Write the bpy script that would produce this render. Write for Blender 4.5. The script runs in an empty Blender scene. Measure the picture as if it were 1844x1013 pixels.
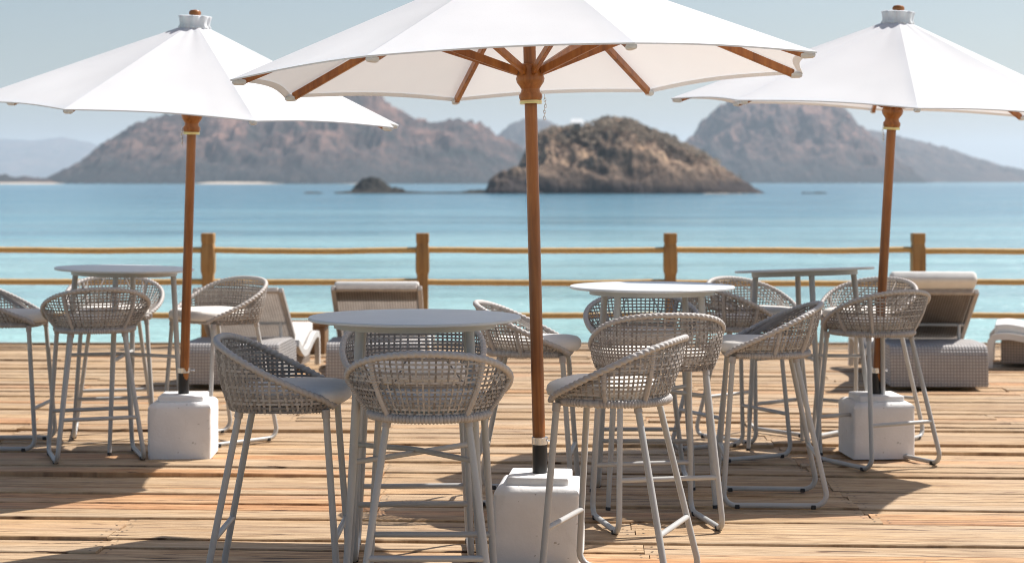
import bpy, bmesh, math, random
from mathutils import Vector, Matrix, noise

random.seed(7)
PI = math.pi
C = bpy.context.scene.collection
S = bpy.context.scene

# ------------------------------------------------------------------ camera, sky, sun, exposure
CAM_H = 1.556
cam_data = bpy.data.cameras.new('camera')
cam_data.sensor_width = 36.0
cam_data.lens = 64.42
cam_data.shift_y = -0.0984
cam_data.clip_start = 0.05
cam_data.clip_end = 40000
cam_data.dof.use_dof = True
cam_data.dof.focus_distance = 7.2
cam_data.dof.aperture_fstop = 3.8
cam = bpy.data.objects.new('camera', cam_data)
C.objects.link(cam)
cam.location = (0, 0, CAM_H)
cam.rotation_euler = (PI / 2, 0, 0)
S.camera = cam

SUN_DIR = Vector((1.26, 0.82, 1.95)).normalized()          # towards the sun
SUN_EL = math.asin(SUN_DIR.z)
world = bpy.data.worlds.new('World')
S.world = world
world.use_nodes = True
wn = world.node_tree
for n in list(wn.nodes):
    wn.nodes.remove(n)
sky = wn.nodes.new('ShaderNodeTexSky')
sky.sky_type = 'NISHITA'
sky.sun_disc = False
sky.sun_elevation = SUN_EL
sky.sun_rotation = math.atan2(SUN_DIR.x, SUN_DIR.y)
sky.altitude = 0
sky.air_density = 1.0
sky.dust_density = 1.6
sky.ozone_density = 1.0
bg = wn.nodes.new('ShaderNodeBackground')
bg.inputs['Strength'].default_value = 0.073
wo = wn.nodes.new('ShaderNodeOutputWorld')
wn.links.new(sky.outputs[0], bg.inputs['Color'])
wn.links.new(bg.outputs[0], wo.inputs['Surface'])

sun_data = bpy.data.lights.new('sun', 'SUN')
sun_data.energy = 5.0
sun_data.angle = math.radians(0.55)
sun_data.color = (1.0, 0.955, 0.90)
sun = bpy.data.objects.new('sun', sun_data)
C.objects.link(sun)
sun.rotation_euler = (-SUN_DIR).to_track_quat('-Z', 'Y').to_euler()

S.view_settings.view_transform = 'Standard'
S.view_settings.look = 'None'
S.view_settings.exposure = 0.46
S.view_settings.gamma = 1.0
S.cycles.use_denoising = True
S.cycles.sample_clamp_direct = 4.0
S.cycles.sample_clamp_indirect = 3.0
S.cycles.filter_width = 1.0
S.cycles.max_bounces = 8
S.cycles.volume_bounces = 1
S.cycles.caustics_reflective = False
S.cycles.caustics_refractive = False

# ------------------------------------------------------------------ helpers
class MB:
    """collects geometry that becomes ONE mesh object"""
    def __init__(self):
        self.v, self.f, self.mi, self.uv = [], [], [], None
        self.cur = 0

    def add(self, vs, fs):
        o = len(self.v)
        self.v.extend([tuple(p) for p in vs])
        for f in fs:
            self.f.append(tuple(i + o for i in f))
            self.mi.append(self.cur)

    def tube(self, pts, r, n=8, closed=False, caps=True):
        """r: float or list (one radius per point) or function(i, angle)"""
        pts = [Vector(p) for p in pts]
        m = len(pts)
        tang = []
        for i in range(m):
            if closed:
                t = pts[(i + 1) % m] - pts[i - 1]
            else:
                t = pts[min(i + 1, m - 1)] - pts[max(i - 1, 0)]
            tang.append(t.normalized() if t.length > 1e-9 else Vector((0, 0, 1)))
        up = Vector((0, 0, 1)) if abs(tang[0].z) < 0.9 else Vector((1, 0, 0))
        a = (up - tang[0] * up.dot(tang[0])).normalized()
        vs, fs = [], []
        for i in range(m):
            a = (a - tang[i] * a.dot(tang[i]))
            a = a.normalized() if a.length > 1e-6 else tang[i].orthogonal().normalized()
            b = tang[i].cross(a)
            for k in range(n):
                th = 2 * PI * k / n
                rr = r(i, th) if callable(r) else (r[i] if isinstance(r, (list, tuple)) else r)
                vs.append(pts[i] + (a * math.cos(th) + b * math.sin(th)) * rr)
        for i in range(m if closed else m - 1):
            j = (i + 1) % m
            for k in range(n):
                l = (k + 1) % n
                fs.append((i * n + k, i * n + l, j * n + l, j * n + k))
        if caps and not closed:
            fs.append(tuple(range(n - 1, -1, -1)))
            fs.append(tuple((m - 1) * n + k for k in range(n)))
        self.add(vs, fs)

    def strip(self, pts, nrm, w, t, closed=False):
        """flat strand: width w across, thickness t along the normals"""
        pts = [Vector(p) for p in pts]
        m = len(pts)
        vs, fs = [], []
        for i in range(m):
            if closed:
                d = pts[(i + 1) % m] - pts[i - 1]
            else:
                d = pts[min(i + 1, m - 1)] - pts[max(i - 1, 0)]
            d.normalize()
            nn = Vector(nrm[i])
            nn = (nn - d * nn.dot(d)).normalized()
            s = d.cross(nn)
            for (a, b) in ((-1, -1), (1, -1), (1, 1), (-1, 1)):
                vs.append(pts[i] + s * (a * w / 2) + nn * (b * t / 2))
        for i in range(m if closed else m - 1):
            j = (i + 1) % m
            for k in range(4):
                l = (k + 1) % 4
                fs.append((i * 4 + k, i * 4 + l, j * 4 + l, j * 4 + k))
        if not closed:
            fs.append((3, 2, 1, 0))
            fs.append(tuple((m - 1) * 4 + k for k in range(4)))
        self.add(vs, fs)

    def lathe(self, prof, n=24, c=(0, 0, 0), rf=None):
        vs, fs = [], []
        for (r, z) in prof:
            for k in range(n):
                th = 2 * PI * k / n
                q = r * (rf(th, z) if rf else 1.0)
                vs.append((c[0] + q * math.cos(th), c[1] + q * math.sin(th), c[2] + z))
        for i in range(len(prof) - 1):
            for k in range(n):
                l = (k + 1) % n
                fs.append((i * n + k, i * n + l, (i + 1) * n + l, (i + 1) * n + k))
        fs.append(tuple(range(n - 1, -1, -1)))
        fs.append(tuple((len(prof) - 1) * n + k for k in range(n)))
        self.add(vs, fs)

    def box(self, c, s, M=None, bev=0.0, seg=2):
        bm = bmesh.new()
        bmesh.ops.create_cube(bm, size=1.0)
        for v in bm.verts:
            v.co = Vector((v.co.x * s[0], v.co.y * s[1], v.co.z * s[2]))
        if bev > 0:
            bmesh.ops.bevel(bm, geom=list(bm.edges), offset=bev, segments=seg, profile=0.5, affect='EDGES')
        self.bm(bm, c, M)

    def bm(self, bm, c=(0, 0, 0), M=None):
        bm.verts.ensure_lookup_table()
        vs = []
        for i, v in enumerate(bm.verts):
            v.index = i
            p = v.co.copy()
            if M is not None:
                p = M @ p
            vs.append(p + Vector(c))
        fs = [tuple(v.index for v in f.verts) for f in bm.faces]
        bm.free()
        self.add(vs, fs)

    def bar(self, a, b, w, h, up=(0, 0, 1), bev=0.003):
        a, b = Vector(a), Vector(b)
        d = b - a
        y = d.normalized()
        u = Vector(up)
        z = (u - y * u.dot(y)).normalized()
        x = y.cross(z)
        M = Matrix((x, y, z)).transposed()
        self.box((a + b) / 2, (w, d.length, h), M, bev, 1)

    def build(self, name, mats, parent=None, smooth=True, angle=40):
        me = bpy.data.meshes.new(name)
        me.from_pydata(self.v, [], self.f)
        if not isinstance(mats, (list, tuple)):
            mats = [mats]
        for m in mats:
            me.materials.append(m)
        if len(mats) > 1:
            me.polygons.foreach_set('material_index', self.mi)
        if smooth:
            me.polygons.foreach_set('use_smooth', [True] * len(me.polygons))
            me.set_sharp_from_angle(angle=math.radians(angle))
        me.update()
        o = bpy.data.objects.new(name, me)
        C.objects.link(o)
        if parent is not None:
            o.parent = parent
        return o


def tag(o, label=None, cat=None, group=None, kind=None):
    if label: o['label'] = label
    if cat: o['category'] = cat
    if group: o['group'] = group
    if kind: o['kind'] = kind
    return o


def empty(name, loc=(0, 0, 0), rz=0.0, parent=None):
    o = bpy.data.objects.new(name, None)
    o.empty_display_size = 0.1
    o.location = loc
    o.rotation_euler = (0, 0, rz)
    C.objects.link(o)
    if parent is not None:
        o.parent = parent
    return o


def copy_tree(o, parent=None):
    c = o.copy()
    C.objects.link(c)
    if parent is not None:
        c.parent = parent
    for ch in list(o.children):
        copy_tree(ch, c)
    return c


def arc_corner(a, b, c, r, n=5):
    """points rounding corner b of the path a-b-c"""
    a, b, c = Vector(a), Vector(b), Vector(c)
    d1, d2 = (a - b).normalized(), (c - b).normalized()
    ang = d1.angle(d2)
    t = r / math.tan(ang / 2)
    p0, p1 = b + d1 * t, b + d2 * t
    bis = (d1 + d2).normalized()
    ctr = b + bis * (r / math.sin(ang / 2))
    out = []
    v0, v1 = p0 - ctr, p1 - ctr
    tot = v0.angle(v1)
    for i in range(n + 1):
        f = i / n
        out.append(ctr + (v0 * math.sin((1 - f) * tot) + v1 * math.sin(f * tot)) / math.sin(tot))
    return out


# ------------------------------------------------------------------ materials
def new_mat(name):
    m = bpy.data.materials.new(name)
    m.use_nodes = True
    nt = m.node_tree
    b = nt.nodes['Principled BSDF']
    return m, nt, b


def N(nt, t, **kw):
    n = nt.nodes.new(t)
    for k, v in kw.items():
        if k in n.inputs:
            n.inputs[k].default_value = v
        else:
            setattr(n, k, v)
    return n


def ramp(nt, fac, stops, interp='LINEAR'):
    r = nt.nodes.new('ShaderNodeValToRGB')
    r.color_ramp.interpolation = interp
    e = r.color_ramp.elements
    while len(e) > 1:
        e.remove(e[-1])
    e[0].position = stops[0][0]
    e[0].color = tuple(stops[0][1]) + (1,)
    for p, c in stops[1:]:
        x = e.new(p)
        x.color = tuple(c) + (1,)
    nt.links.new(fac, r.inputs[0])
    return r.outputs[0]


def mixc(nt, fac, a, b, mode='MIX'):
    n = nt.nodes.new('ShaderNodeMix')
    n.data_type = 'RGBA'
    n.blend_type = mode
    for sock, val in ((n.inputs[0], fac), (n.inputs[6], a), (n.inputs[7], b)):
        if hasattr(val, 'is_linked'):
            nt.links.new(val, sock)
        elif isinstance(val, (int, float)):
            sock.default_value = val
        else:
            sock.default_value = tuple(val) + (1,)
    return n.outputs[2]


def mapping(nt, coord, scale=(1, 1, 1), rot=(0, 0, 0)):
    n = nt.nodes.new('ShaderNodeMapping')
    n.inputs['Scale'].default_value = scale
    n.inputs['Rotation'].default_value = rot
    nt.links.new(coord, n.inputs['Vector'])
    return n.outputs[0]


def noise_tex(nt, vec, scale, detail=4, rough=0.55, dist=0.0):
    n = nt.nodes.new('ShaderNodeTexNoise')
    n.inputs['Scale'].default_value = scale
    n.inputs['Detail'].default_value = detail
    n.inputs['Roughness'].default_value = rough
    n.inputs['Distortion'].default_value = dist
    nt.links.new(vec, n.inputs['Vector'])
    return n.outputs[0]


def bump(nt, b, h, strength, dist):
    n = nt.nodes.new('ShaderNodeBump')
    n.inputs['Strength'].default_value = strength
    n.inputs['Distance'].default_value = dist
    nt.links.new(h, n.inputs['Height'])
    nt.links.new(n.outputs[0], b.inputs['Normal'])


def speckled(name, base, var, scale, rough=0.5, bstr=0.15, bdist=0.002, metallic=0.0, spec=0.5):
    """plain surface with soft tone variation and fine bump"""
    m, nt, b = new_mat(name)
    tc = N(nt, 'ShaderNodeTexCoord')
    n1 = noise_tex(nt, tc.outputs['Object'], scale, 5, 0.6)
    lo = [max(0, c * (1 - var)) for c in base]
    hi = [min(1, c * (1 + var)) for c in base]
    col = ramp(nt, n1, [(0.3, lo), (0.7, hi)])
    nt.links.new(col, b.inputs['Base Color'])
    b.inputs['Roughness'].default_value = rough
    b.inputs['Metallic'].default_value = metallic
    b.inputs['Specular IOR Level'].default_value = spec
    n2 = noise_tex(nt, tc.outputs['Object'], scale * 9, 3)
    bump(nt, b, n2, bstr, bdist)
    return m


M = {}
M['frame'] = speckled('painted_frame', (0.45, 0.445, 0.43), 0.06, 8, 0.42, 0.04, 0.001)
M['tabletop'] = speckled('table_top', (0.58, 0.60, 0.62), 0.04, 5, 0.38, 0.03, 0.001)
M['rubber'] = speckled('black_rubber', (0.02, 0.02, 0.022), 0.2, 20, 0.6)
M['cushion'] = speckled('cushion_fabric', (0.74, 0.71, 0.665), 0.05, 14, 0.9, 0.35, 0.003, spec=0.2)
M['plaster'] = speckled('white_plaster', (0.80, 0.79, 0.78), 0.05, 7, 0.75, 0.35, 0.004, spec=0.3)
nt = M['plaster'].node_tree
b = nt.nodes['Principled BSDF']
src = b.inputs['Base Color'].links[0].from_socket
tc = N(nt, 'ShaderNodeTexCoord')
st1 = noise_tex(nt, mapping(nt, tc.outputs['Object'], (1, 1, 0.45)), 9, 6, 0.7, 0.4)
stm = ramp(nt, st1, [(0.56, (0, 0, 0)), (0.76, (0.28, 0.28, 0.28))])
ch = noise_tex(nt, tc.outputs['Object'], 38, 2, 0.5)
chm = ramp(nt, ch, [(0.72, (0, 0, 0)), (0.74, (0.8, 0.8, 0.8))])
c_ = mixc(nt, stm, src, (0.50, 0.47, 0.42))
c_ = mixc(nt, chm, c_, (0.40, 0.38, 0.35))
nt.links.new(c_, b.inputs['Base Color'])
M['steel'] = speckled('steel', (0.72, 0.72, 0.72), 0.05, 12, 0.25, 0.05, 0.001, metallic=1.0)
M['brass'] = speckled('brass', (0.75, 0.58, 0.28), 0.08, 20, 0.3, 0.05, 0.001, metallic=1.0)
M['black_tube'] = speckled('black_tube', (0.012, 0.012, 0.013), 0.2, 20, 0.35)
M['lounger_frame'] = speckled('lounger_frame', (0.62, 0.60, 0.57), 0.05, 8, 0.5)


def rattan(name, a, b_, rough=0.55):
    m, nt, b = new_mat(name)
    tc = N(nt, 'ShaderNodeTexCoord')
    geo = N(nt, 'ShaderNodeNewGeometry')
    n1 = noise_tex(nt, tc.outputs['Object'], 60, 3)
    f = nt.nodes.new('ShaderNodeMath')
    f.operation = 'MULTIPLY_ADD'
    nt.links.new(geo.outputs['Random Per Island'], f.inputs[0])
    f.inputs[1].default_value = 0.6
    g = nt.nodes.new('ShaderNodeMath')
    g.operation = 'MULTIPLY'
    nt.links.new(n1, g.inputs[0])
    g.inputs[1].default_value = 0.5
    nt.links.new(g.outputs[0], f.inputs[2])
    col = ramp(nt, f.outputs[0], [(0.1, a), (0.9, b_)])
    nt.links.new(col, b.inputs['Base Color'])
    b.inputs['Roughness'].default_value = rough
    b.inputs['Specular IOR Level'].default_value = 0.4
    return m


M['rattan'] = rattan('grey_rattan', (0.145, 0.125, 0.112), (0.47, 0.432, 0.40))
M['rattan_rim'] = rattan('grey_rattan_braid', (0.36, 0.33, 0.31), (0.48, 0.45, 0.43))


def wicker(name, a, b_, sx=85.0, sz=85.0, trans=0.0):
    """flat woven panel: small over-under cells"""
    m, nt, b = new_mat(name)
    tc = N(nt, 'ShaderNodeTexCoord')
    uv = tc.outputs['UV']
    w1 = N(nt, 'ShaderNodeTexWave', wave_type='BANDS', bands_direction='X', Scale=sx / (2 * PI) * 1.0)
    w2 = N(nt, 'ShaderNodeTexWave', wave_type='BANDS', bands_direction='Y', Scale=sz / (2 * PI) * 1.0)
    nt.links.new(uv, w1.inputs['Vector'])
    nt.links.new(uv, w2.inputs['Vector'])
    mm = nt.nodes.new('ShaderNodeMath')
    mm.operation = 'MULTIPLY'
    nt.links.new(w1.outputs['Fac'], mm.inputs[0])
    nt.links.new(w2.outputs['Fac'], mm.inputs[1])
    n1 = noise_tex(nt, uv, 9, 4)
    col = ramp(nt, mm.outputs[0], [(0.02, [c * 0.45 for c in a]), (0.35, a), (0.9, b_)])
    col2 = mixc(nt, 0.35, col, ramp(nt, n1, [(0.3, a), (0.7, b_)]))
    nt.links.new(col2, b.inputs['Base Color'])
    b.inputs['Roughness'].default_value = 0.6
    bump(nt, b, mm.outputs[0], 0.7, 0.006)
    if trans:                                  # light comes through the open weave
        tr = N(nt, 'ShaderNodeBsdfTranslucent')
        nt.links.new(col2, tr.inputs['Color'])
        mxs = N(nt, 'ShaderNodeMixShader')
        mxs.inputs[0].default_value = trans
        nt.links.new(b.outputs[0], mxs.inputs[1])
        nt.links.new(tr.outputs[0], mxs.inputs[2])
        nt.links.new(mxs.outputs[0], nt.nodes['Material Output'].inputs['Surface'])
    return m


M['wicker_grey'] = wicker('wicker_grey', (0.40, 0.375, 0.36), (0.54, 0.51, 0.49))
M['wicker_brown'] = wicker('wicker_brown', (0.25, 0.205, 0.17), (0.42, 0.35, 0.29))
M['wicker_open'] = wicker('wicker_open', (0.27, 0.225, 0.19), (0.46, 0.39, 0.33), trans=0.45)


def wood(name, stops, rough=0.45, scale=(30, 30, 1.6), bstr=0.12, spec=0.5):
    m, nt, b = new_mat(name)
    tc = N(nt, 'ShaderNodeTexCoord')
    v = mapping(nt, tc.outputs['Object'], scale)
    n1 = noise_tex(nt, v, 1.0, 6, 0.65, 0.6)
    n2 = noise_tex(nt, tc.outputs['Object'], 3.0, 3)
    f = nt.nodes.new('ShaderNodeMath')
    f.operation = 'MULTIPLY_ADD'
    nt.links.new(n1, f.inputs[0])
    f.inputs[1].default_value = 0.7
    g = nt.nodes.new('ShaderNodeMath')
    g.operation = 'MULTIPLY'
    nt.links.new(n2, g.inputs[0])
    g.inputs[1].default_value = 0.3
    nt.links.new(g.outputs[0], f.inputs[2])
    nt.links.new(ramp(nt, f.outputs[0], stops), b.inputs['Base Color'])
    b.inputs['Roughness'].default_value = rough
    b.inputs['Specular IOR Level'].default_value = spec
    bump(nt, b, n1, bstr, 0.003)
    return m


M['teak'] = wood('varnished_teak', [(0.32, (0.13, 0.040, 0.010)), (0.5, (0.30, 0.105, 0.024)), (0.68, (0.44, 0.18, 0.045))], 0.35)
M['post_wood'] = wood('railing_timber', [(0.32, (0.20, 0.095, 0.030)), (0.5, (0.36, 0.19, 0.062)), (0.7, (0.48, 0.28, 0.10))], 0.65)
M['rope'] = wood('railing_rope', [(0.3, (0.44, 0.25, 0.085)), (0.7, (0.66, 0.43, 0.17))], 0.8, (40, 40, 40), 0.3)
M['box_wood'] = wood('box_timber', [(0.32, (0.13, 0.07, 0.03)), (0.7, (0.26, 0.15, 0.07))], 0.6)

# canvas: white cotton that lets some light through
m, nt, b = new_mat('white_canvas')
tc = N(nt, 'ShaderNodeTexCoord')
n1 = noise_tex(nt, tc.outputs['Object'], 2.2, 4)
col = ramp(nt, n1, [(0.3, (0.79, 0.80, 0.82)), (0.7, (0.85, 0.86, 0.88))])
dif = N(nt, 'ShaderNodeBsdfDiffuse')
trl = N(nt, 'ShaderNodeBsdfTranslucent')
trl.inputs['Color'].default_value = (0.76, 0.755, 0.76, 1)
nt.links.new(col, dif.inputs['Color'])
mx = N(nt, 'ShaderNodeMixShader')
mx.inputs[0].default_value = 0.30
nt.links.new(dif.outputs[0], mx.inputs[1])
nt.links.new(trl.outputs[0], mx.inputs[2])
wv = noise_tex(nt, tc.outputs['Object'], 5, 3)
bp = N(nt, 'ShaderNodeBump', Strength=0.15, Distance=0.01)
nt.links.new(wv, bp.inputs['Height'])
nt.links.new(bp.outputs[0], dif.inputs['Normal'])
nt.links.new(mx.outputs[0], nt.nodes['Material Output'].inputs['Surface'])
nt.nodes.remove(b)
M['canvas'] = m

# deck planks: grain follows the UVs (u along the board, v across it)
m, nt, b = new_mat('deck_planks')
uvn = N(nt, 'ShaderNodeUVMap')
geo = N(nt, 'ShaderNodeNewGeometry')
g1 = noise_tex(nt, mapping(nt, uvn.outputs[0], (2.0, 30, 1)), 1.0, 8, 0.74, 1.0)
g2 = noise_tex(nt, mapping(nt, uvn.outputs[0], (4.0, 110, 1)), 1.0, 5, 0.7, 0.3)
g3 = noise_tex(nt, mapping(nt, uvn.outputs[0], (0.6, 3.0, 1)), 1.0, 4, 0.6)
base = ramp(nt, g1, [(0.30, (0.13, 0.072, 0.038)), (0.42, (0.37, 0.24, 0.13)), (0.56, (0.54, 0.39, 0.235)), (0.75, (0.66, 0.51, 0.345))])
fine = ramp(nt, g2, [(0.34, (0.38, 0.30, 0.24)), (0.47, (0.92, 0.90, 0.88)), (0.60, (1.1, 1.1, 1.1))])
c1 = mixc(nt, 0.9, base, fine, 'MULTIPLY')
tint = ramp(nt, geo.outputs['Random Per Island'], [(0.0, (0.82, 0.76, 0.70)), (0.3, (1.0, 0.97, 0.93)), (0.55, (0.93, 0.93, 0.95)),
                                                  (0.8, (1.06, 1.0, 0.92)), (0.93, (1.05, 0.86, 0.72)), (1.0, (0.98, 0.74, 0.60))])
c2 = mixc(nt, 1.0, c1, tint, 'MULTIPLY')
grey = ramp(nt, g3, [(0.42, (0, 0, 0)), (0.75, (1, 1, 1))])
gm = nt.nodes.new('ShaderNodeMath')
gm.operation = 'MULTIPLY'
nt.links.new(grey, gm.inputs[0])
gm.inputs[1].default_value = 0.5
c3 = mixc(nt, gm.outputs[0], c2, (0.45, 0.37, 0.28))
# drying cracks along the grain
ck = noise_tex(nt, mapping(nt, uvn.outputs[0], (1.6, 42, 1)), 1.0, 3, 0.6, 0.8)
ckm = ramp(nt, ck, [(0.345, (1, 1, 1)), (0.375, (0, 0, 0))])
c4 = mixc(nt, ckm, c3, (0.07, 0.035, 0.018))
# knots
kn = nt.nodes.new('ShaderNodeTexVoronoi')
kn.inputs['Scale'].default_value = 1.0
nt.links.new(mapping(nt, uvn.outputs[0], (2.2, 7.0, 1)), kn.inputs['Vector'])
knm = ramp(nt, kn.outputs['Distance'], [(0.035, (0.85, 0.85, 0.85)), (0.10, (0, 0, 0))])
c4 = mixc(nt, knm, c4, (0.14, 0.07, 0.035))
nt.links.new(c4, b.inputs['Base Color'])
b.inputs['Roughness'].default_value = 0.68
b.inputs['Specular IOR Level'].default_value = 0.3
hm = mixc(nt, 0.5, g1, g2)
bump(nt, b, hm, 0.5, 0.006)
M['deck'] = m
M['nail'] = speckled('nail_head', (0.05, 0.04, 0.035), 0.2, 30, 0.6)
M['deck_dark'] = wood('joists_and_dark_sheet', [(0.3, (0.035, 0.02, 0.012)), (0.7, (0.08, 0.045, 0.025))], 0.8, (2, 30, 30))

# sea: pale turquoise over the sand near the deck, bluer where it deepens
m, nt, b = new_mat('sea_water')
geo = N(nt, 'ShaderNodeNewGeometry')
sep = N(nt, 'ShaderNodeSeparateXYZ')
nt.links.new(geo.outputs['Position'], sep.inputs[0])
pn = noise_tex(nt, mapping(nt, geo.outputs['Position'], (0.012, 0.030, 1)), 1.0, 5, 0.6, 0.4)
lg = nt.nodes.new('ShaderNodeMath'); lg.operation = 'LOGARITHM'
nt.links.new(sep.outputs[1], lg.inputs[0]); lg.inputs[1].default_value = 10.0
ad = nt.nodes.new('ShaderNodeMath'); ad.operation = 'MULTIPLY_ADD'
nt.links.new(pn, ad.inputs[0]); ad.inputs[1].default_value = 0.9
sb = nt.nodes.new('ShaderNodeMath'); sb.operation = 'SUBTRACT'
nt.links.new(lg.outputs[0], sb.inputs[0]); sb.inputs[1].default_value = 0.45
nt.links.new(sb.outputs[0], ad.inputs[2])
mr = N(nt, 'ShaderNodeMapRange')
mr.inputs['From Min'].default_value = 1.2
mr.inputs['From Max'].default_value = 3.4
nt.links.new(ad.outputs[0], mr.inputs['Value'])
seacol = ramp(nt, mr.outputs[0], [(0.0, (0.42, 0.67, 0.62)), (0.18, (0.38, 0.62, 0.59)), (0.34, (0.255, 0.44, 0.475)),
                                  (0.50, (0.112, 0.27, 0.35)), (0.75, (0.078, 0.218, 0.305)), (1.0, (0.13, 0.29, 0.355))])

b.inputs['Roughness'].default_value = 0.16
b.inputs['IOR'].default_value = 1.33
b.inputs['Specular IOR Level'].default_value = 0.5
w1 = noise_tex(nt, mapping(nt, geo.outputs['Position'], (0.45, 1.3, 1), (0, 0, 0.2)), 1.0, 4, 0.6, 0.3)
w2 = noise_tex(nt, mapping(nt, geo.outputs['Position'], (0.10, 0.34, 1), (0, 0, -0.1)), 1.0, 3, 0.5)
w3 = noise_tex(nt, mapping(nt, geo.outputs['Position'], (0.018, 0.10, 1), (0, 0, 0.06)), 1.0, 4, 0.6, 0.5)
wm = mixc(nt, 0.5, w1, w2)
wm = mixc(nt, 0.4, wm, w3)
bump(nt, b, wm, 1.0, 2.2)
rip = mixc(nt, 0.55, w2, w3)
tone = ramp(nt, rip, [(0.38, (0.80, 0.84, 0.88)), (0.50, (0.98, 0.98, 0.98)), (0.62, (1.10, 1.08, 1.06))])  # ripple reflections painted into the base colour as lighter and darker bands
nt.links.new(mixc(nt, 1.0, seacol, tone, 'MULTIPLY'), b.inputs['Base Color'])
patch = ramp(nt, w3, [(0.36, (0.09, 0.09, 0.09)), (0.62, (0.20, 0.20, 0.20))])
nt.links.new(patch, b.inputs['Roughness'])
M['sea'] = m


def hill_mat(name, dark, mid, light, scale, low=None, rough=0.95):
    m, nt, b = new_mat(name)
    geo = N(nt, 'ShaderNodeNewGeometry')
    p = geo.outputs['Position']
    a = noise_tex(nt, p, scale, 6, 0.62, 0.5)
    c = noise_tex(nt, p, scale * 5.5, 5, 0.65)
    f = mixc(nt, 0.42, a, c)
    col = ramp(nt, f, [(0.40, dark), (0.50, mid), (0.60, light)])
    d = noise_tex(nt, p, scale * 22, 3, 0.6)
    col = mixc(nt, 0.55, col, ramp(nt, d, [(0.35, (0.45, 0.5, 0.45)), (0.6, (1.25, 1.2, 1.15))]), 'MULTIPLY')
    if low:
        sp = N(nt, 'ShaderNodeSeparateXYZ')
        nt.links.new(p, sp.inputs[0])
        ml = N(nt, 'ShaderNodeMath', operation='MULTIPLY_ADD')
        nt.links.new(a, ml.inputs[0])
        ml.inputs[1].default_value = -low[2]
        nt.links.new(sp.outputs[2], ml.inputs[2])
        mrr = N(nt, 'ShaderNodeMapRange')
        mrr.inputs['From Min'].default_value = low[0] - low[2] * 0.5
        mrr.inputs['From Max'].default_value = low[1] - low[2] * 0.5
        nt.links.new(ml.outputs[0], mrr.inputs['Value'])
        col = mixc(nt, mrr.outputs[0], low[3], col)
    nt.links.new(col, b.inputs['Base Color'])
    b.inputs['Roughness'].default_value = rough
    b.inputs['Specular IOR Level'].default_value = 0.1
    bump(nt, b, c, 0.8, 1.2 / (scale * 40))
    return m


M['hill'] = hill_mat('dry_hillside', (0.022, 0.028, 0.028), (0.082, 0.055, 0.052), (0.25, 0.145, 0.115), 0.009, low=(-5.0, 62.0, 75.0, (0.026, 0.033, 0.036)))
M['islet'] = hill_mat('dry_islet', (0.075, 0.056, 0.046), (0.22, 0.15, 0.108), (0.46, 0.32, 0.215), 0.05,
                      low=(0.0, 6.5, 15.0, (0.045, 0.037, 0.036)))
M['rock'] = hill_mat('dark_rock', (0.018, 0.018, 0.018), (0.035, 0.033, 0.03), (0.065, 0.058, 0.05), 0.3)
M['far'] = hill_mat('far_hills', (0.03, 0.032, 0.032), (0.06, 0.046, 0.044), (0.12, 0.08, 0.068), 0.006)
M['scrub'] = hill_mat('dry_scrub', (0.17, 0.135, 0.10), (0.34, 0.265, 0.20), (0.50, 0.39, 0.29), 0.25)
M['sand'] = speckled('beach_sand', (0.62, 0.50, 0.38), 0.1, 0.02, 0.95)
M['hut_white'] = speckled('hut_white', (0.80, 0.79, 0.77), 0.04, 0.5, 0.7)
M['hut_wood'] = speckled('hut_wood', (0.20, 0.15, 0.11), 0.1, 0.5, 0.8)

# ------------------------------------------------------------------ ground structure: deck, sea, hills
EDGE_Y = 17.40
BOARD_A = math.radians(-2.6)
DECK_L, DECK_R, DECK_N = -9.0, 9.0, -4.0
rnd = random.Random(11)
mb = MB()
uvs = []
ca, sa = math.cos(BOARD_A), math.sin(BOARD_A)


def deck_xy(u, w):
    return (u * ca - w * sa, u * sa + w * ca)


def board(u0, u1, w0, w1, dz, tilt):
    n = max(2, int((u1 - u0) / 0.28))
    ou, ov = rnd.uniform(0, 50), rnd.uniform(0, 50)
    seed = rnd.uniform(0, 100)
    b_ = 0.004
    prof = [(0.0, -0.035), (0.0, -b_), (b_, 0.0), (0.5, 0.0008), (1 - b_, 0.0), (1.0, -b_), (1.0, -0.035)]
    base = len(mb.v)
    vs = []
    for i in range(n + 1):
        u = u0 + (u1 - u0) * i / n
        e0 = (noise.noise(Vector((u * 1.1, seed, 0))) + 0.5 * noise.noise(Vector((u * 4, seed, 5)))) * 0.0075
        e1 = (noise.noise(Vector((u * 1.1, seed + 9, 0))) + 0.5 * noise.noise(Vector((u * 4, seed, 8)))) * 0.0075
        zz = dz + noise.noise(Vector((u * 0.6, seed, 3))) * 0.007
        ww = (w1 - w0)
        for (q, z) in prof:
            if q in (0.0, 1.0):
                wq = w0 + e0 if q == 0.0 else w1 + e1
            elif q == 0.5:
                wq = (w0 + w1) / 2
            else:
                wq = (w0 + e0 + b_) if q < 0.5 else (w1 + e1 - b_)
            x, y = deck_xy(u, wq)
            y = min(y, EDGE_Y)
            vs.append((x, y, z + zz + tilt * (wq - (w0 + w1) / 2)))
            uvs.append((u + ou, wq + ov))
    k = len(prof)
    fs = []
    for i in range(n):
        for j in range(k - 1):
            fs.append((i * k + j, (i + 1) * k + j, (i + 1) * k + j + 1, i * k + j + 1))
    fs.append(tuple(range(k)))
    fs.append(tuple(n * k + j for j in range(k - 1, -1, -1)))
    mb.add(vs, fs)


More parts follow.
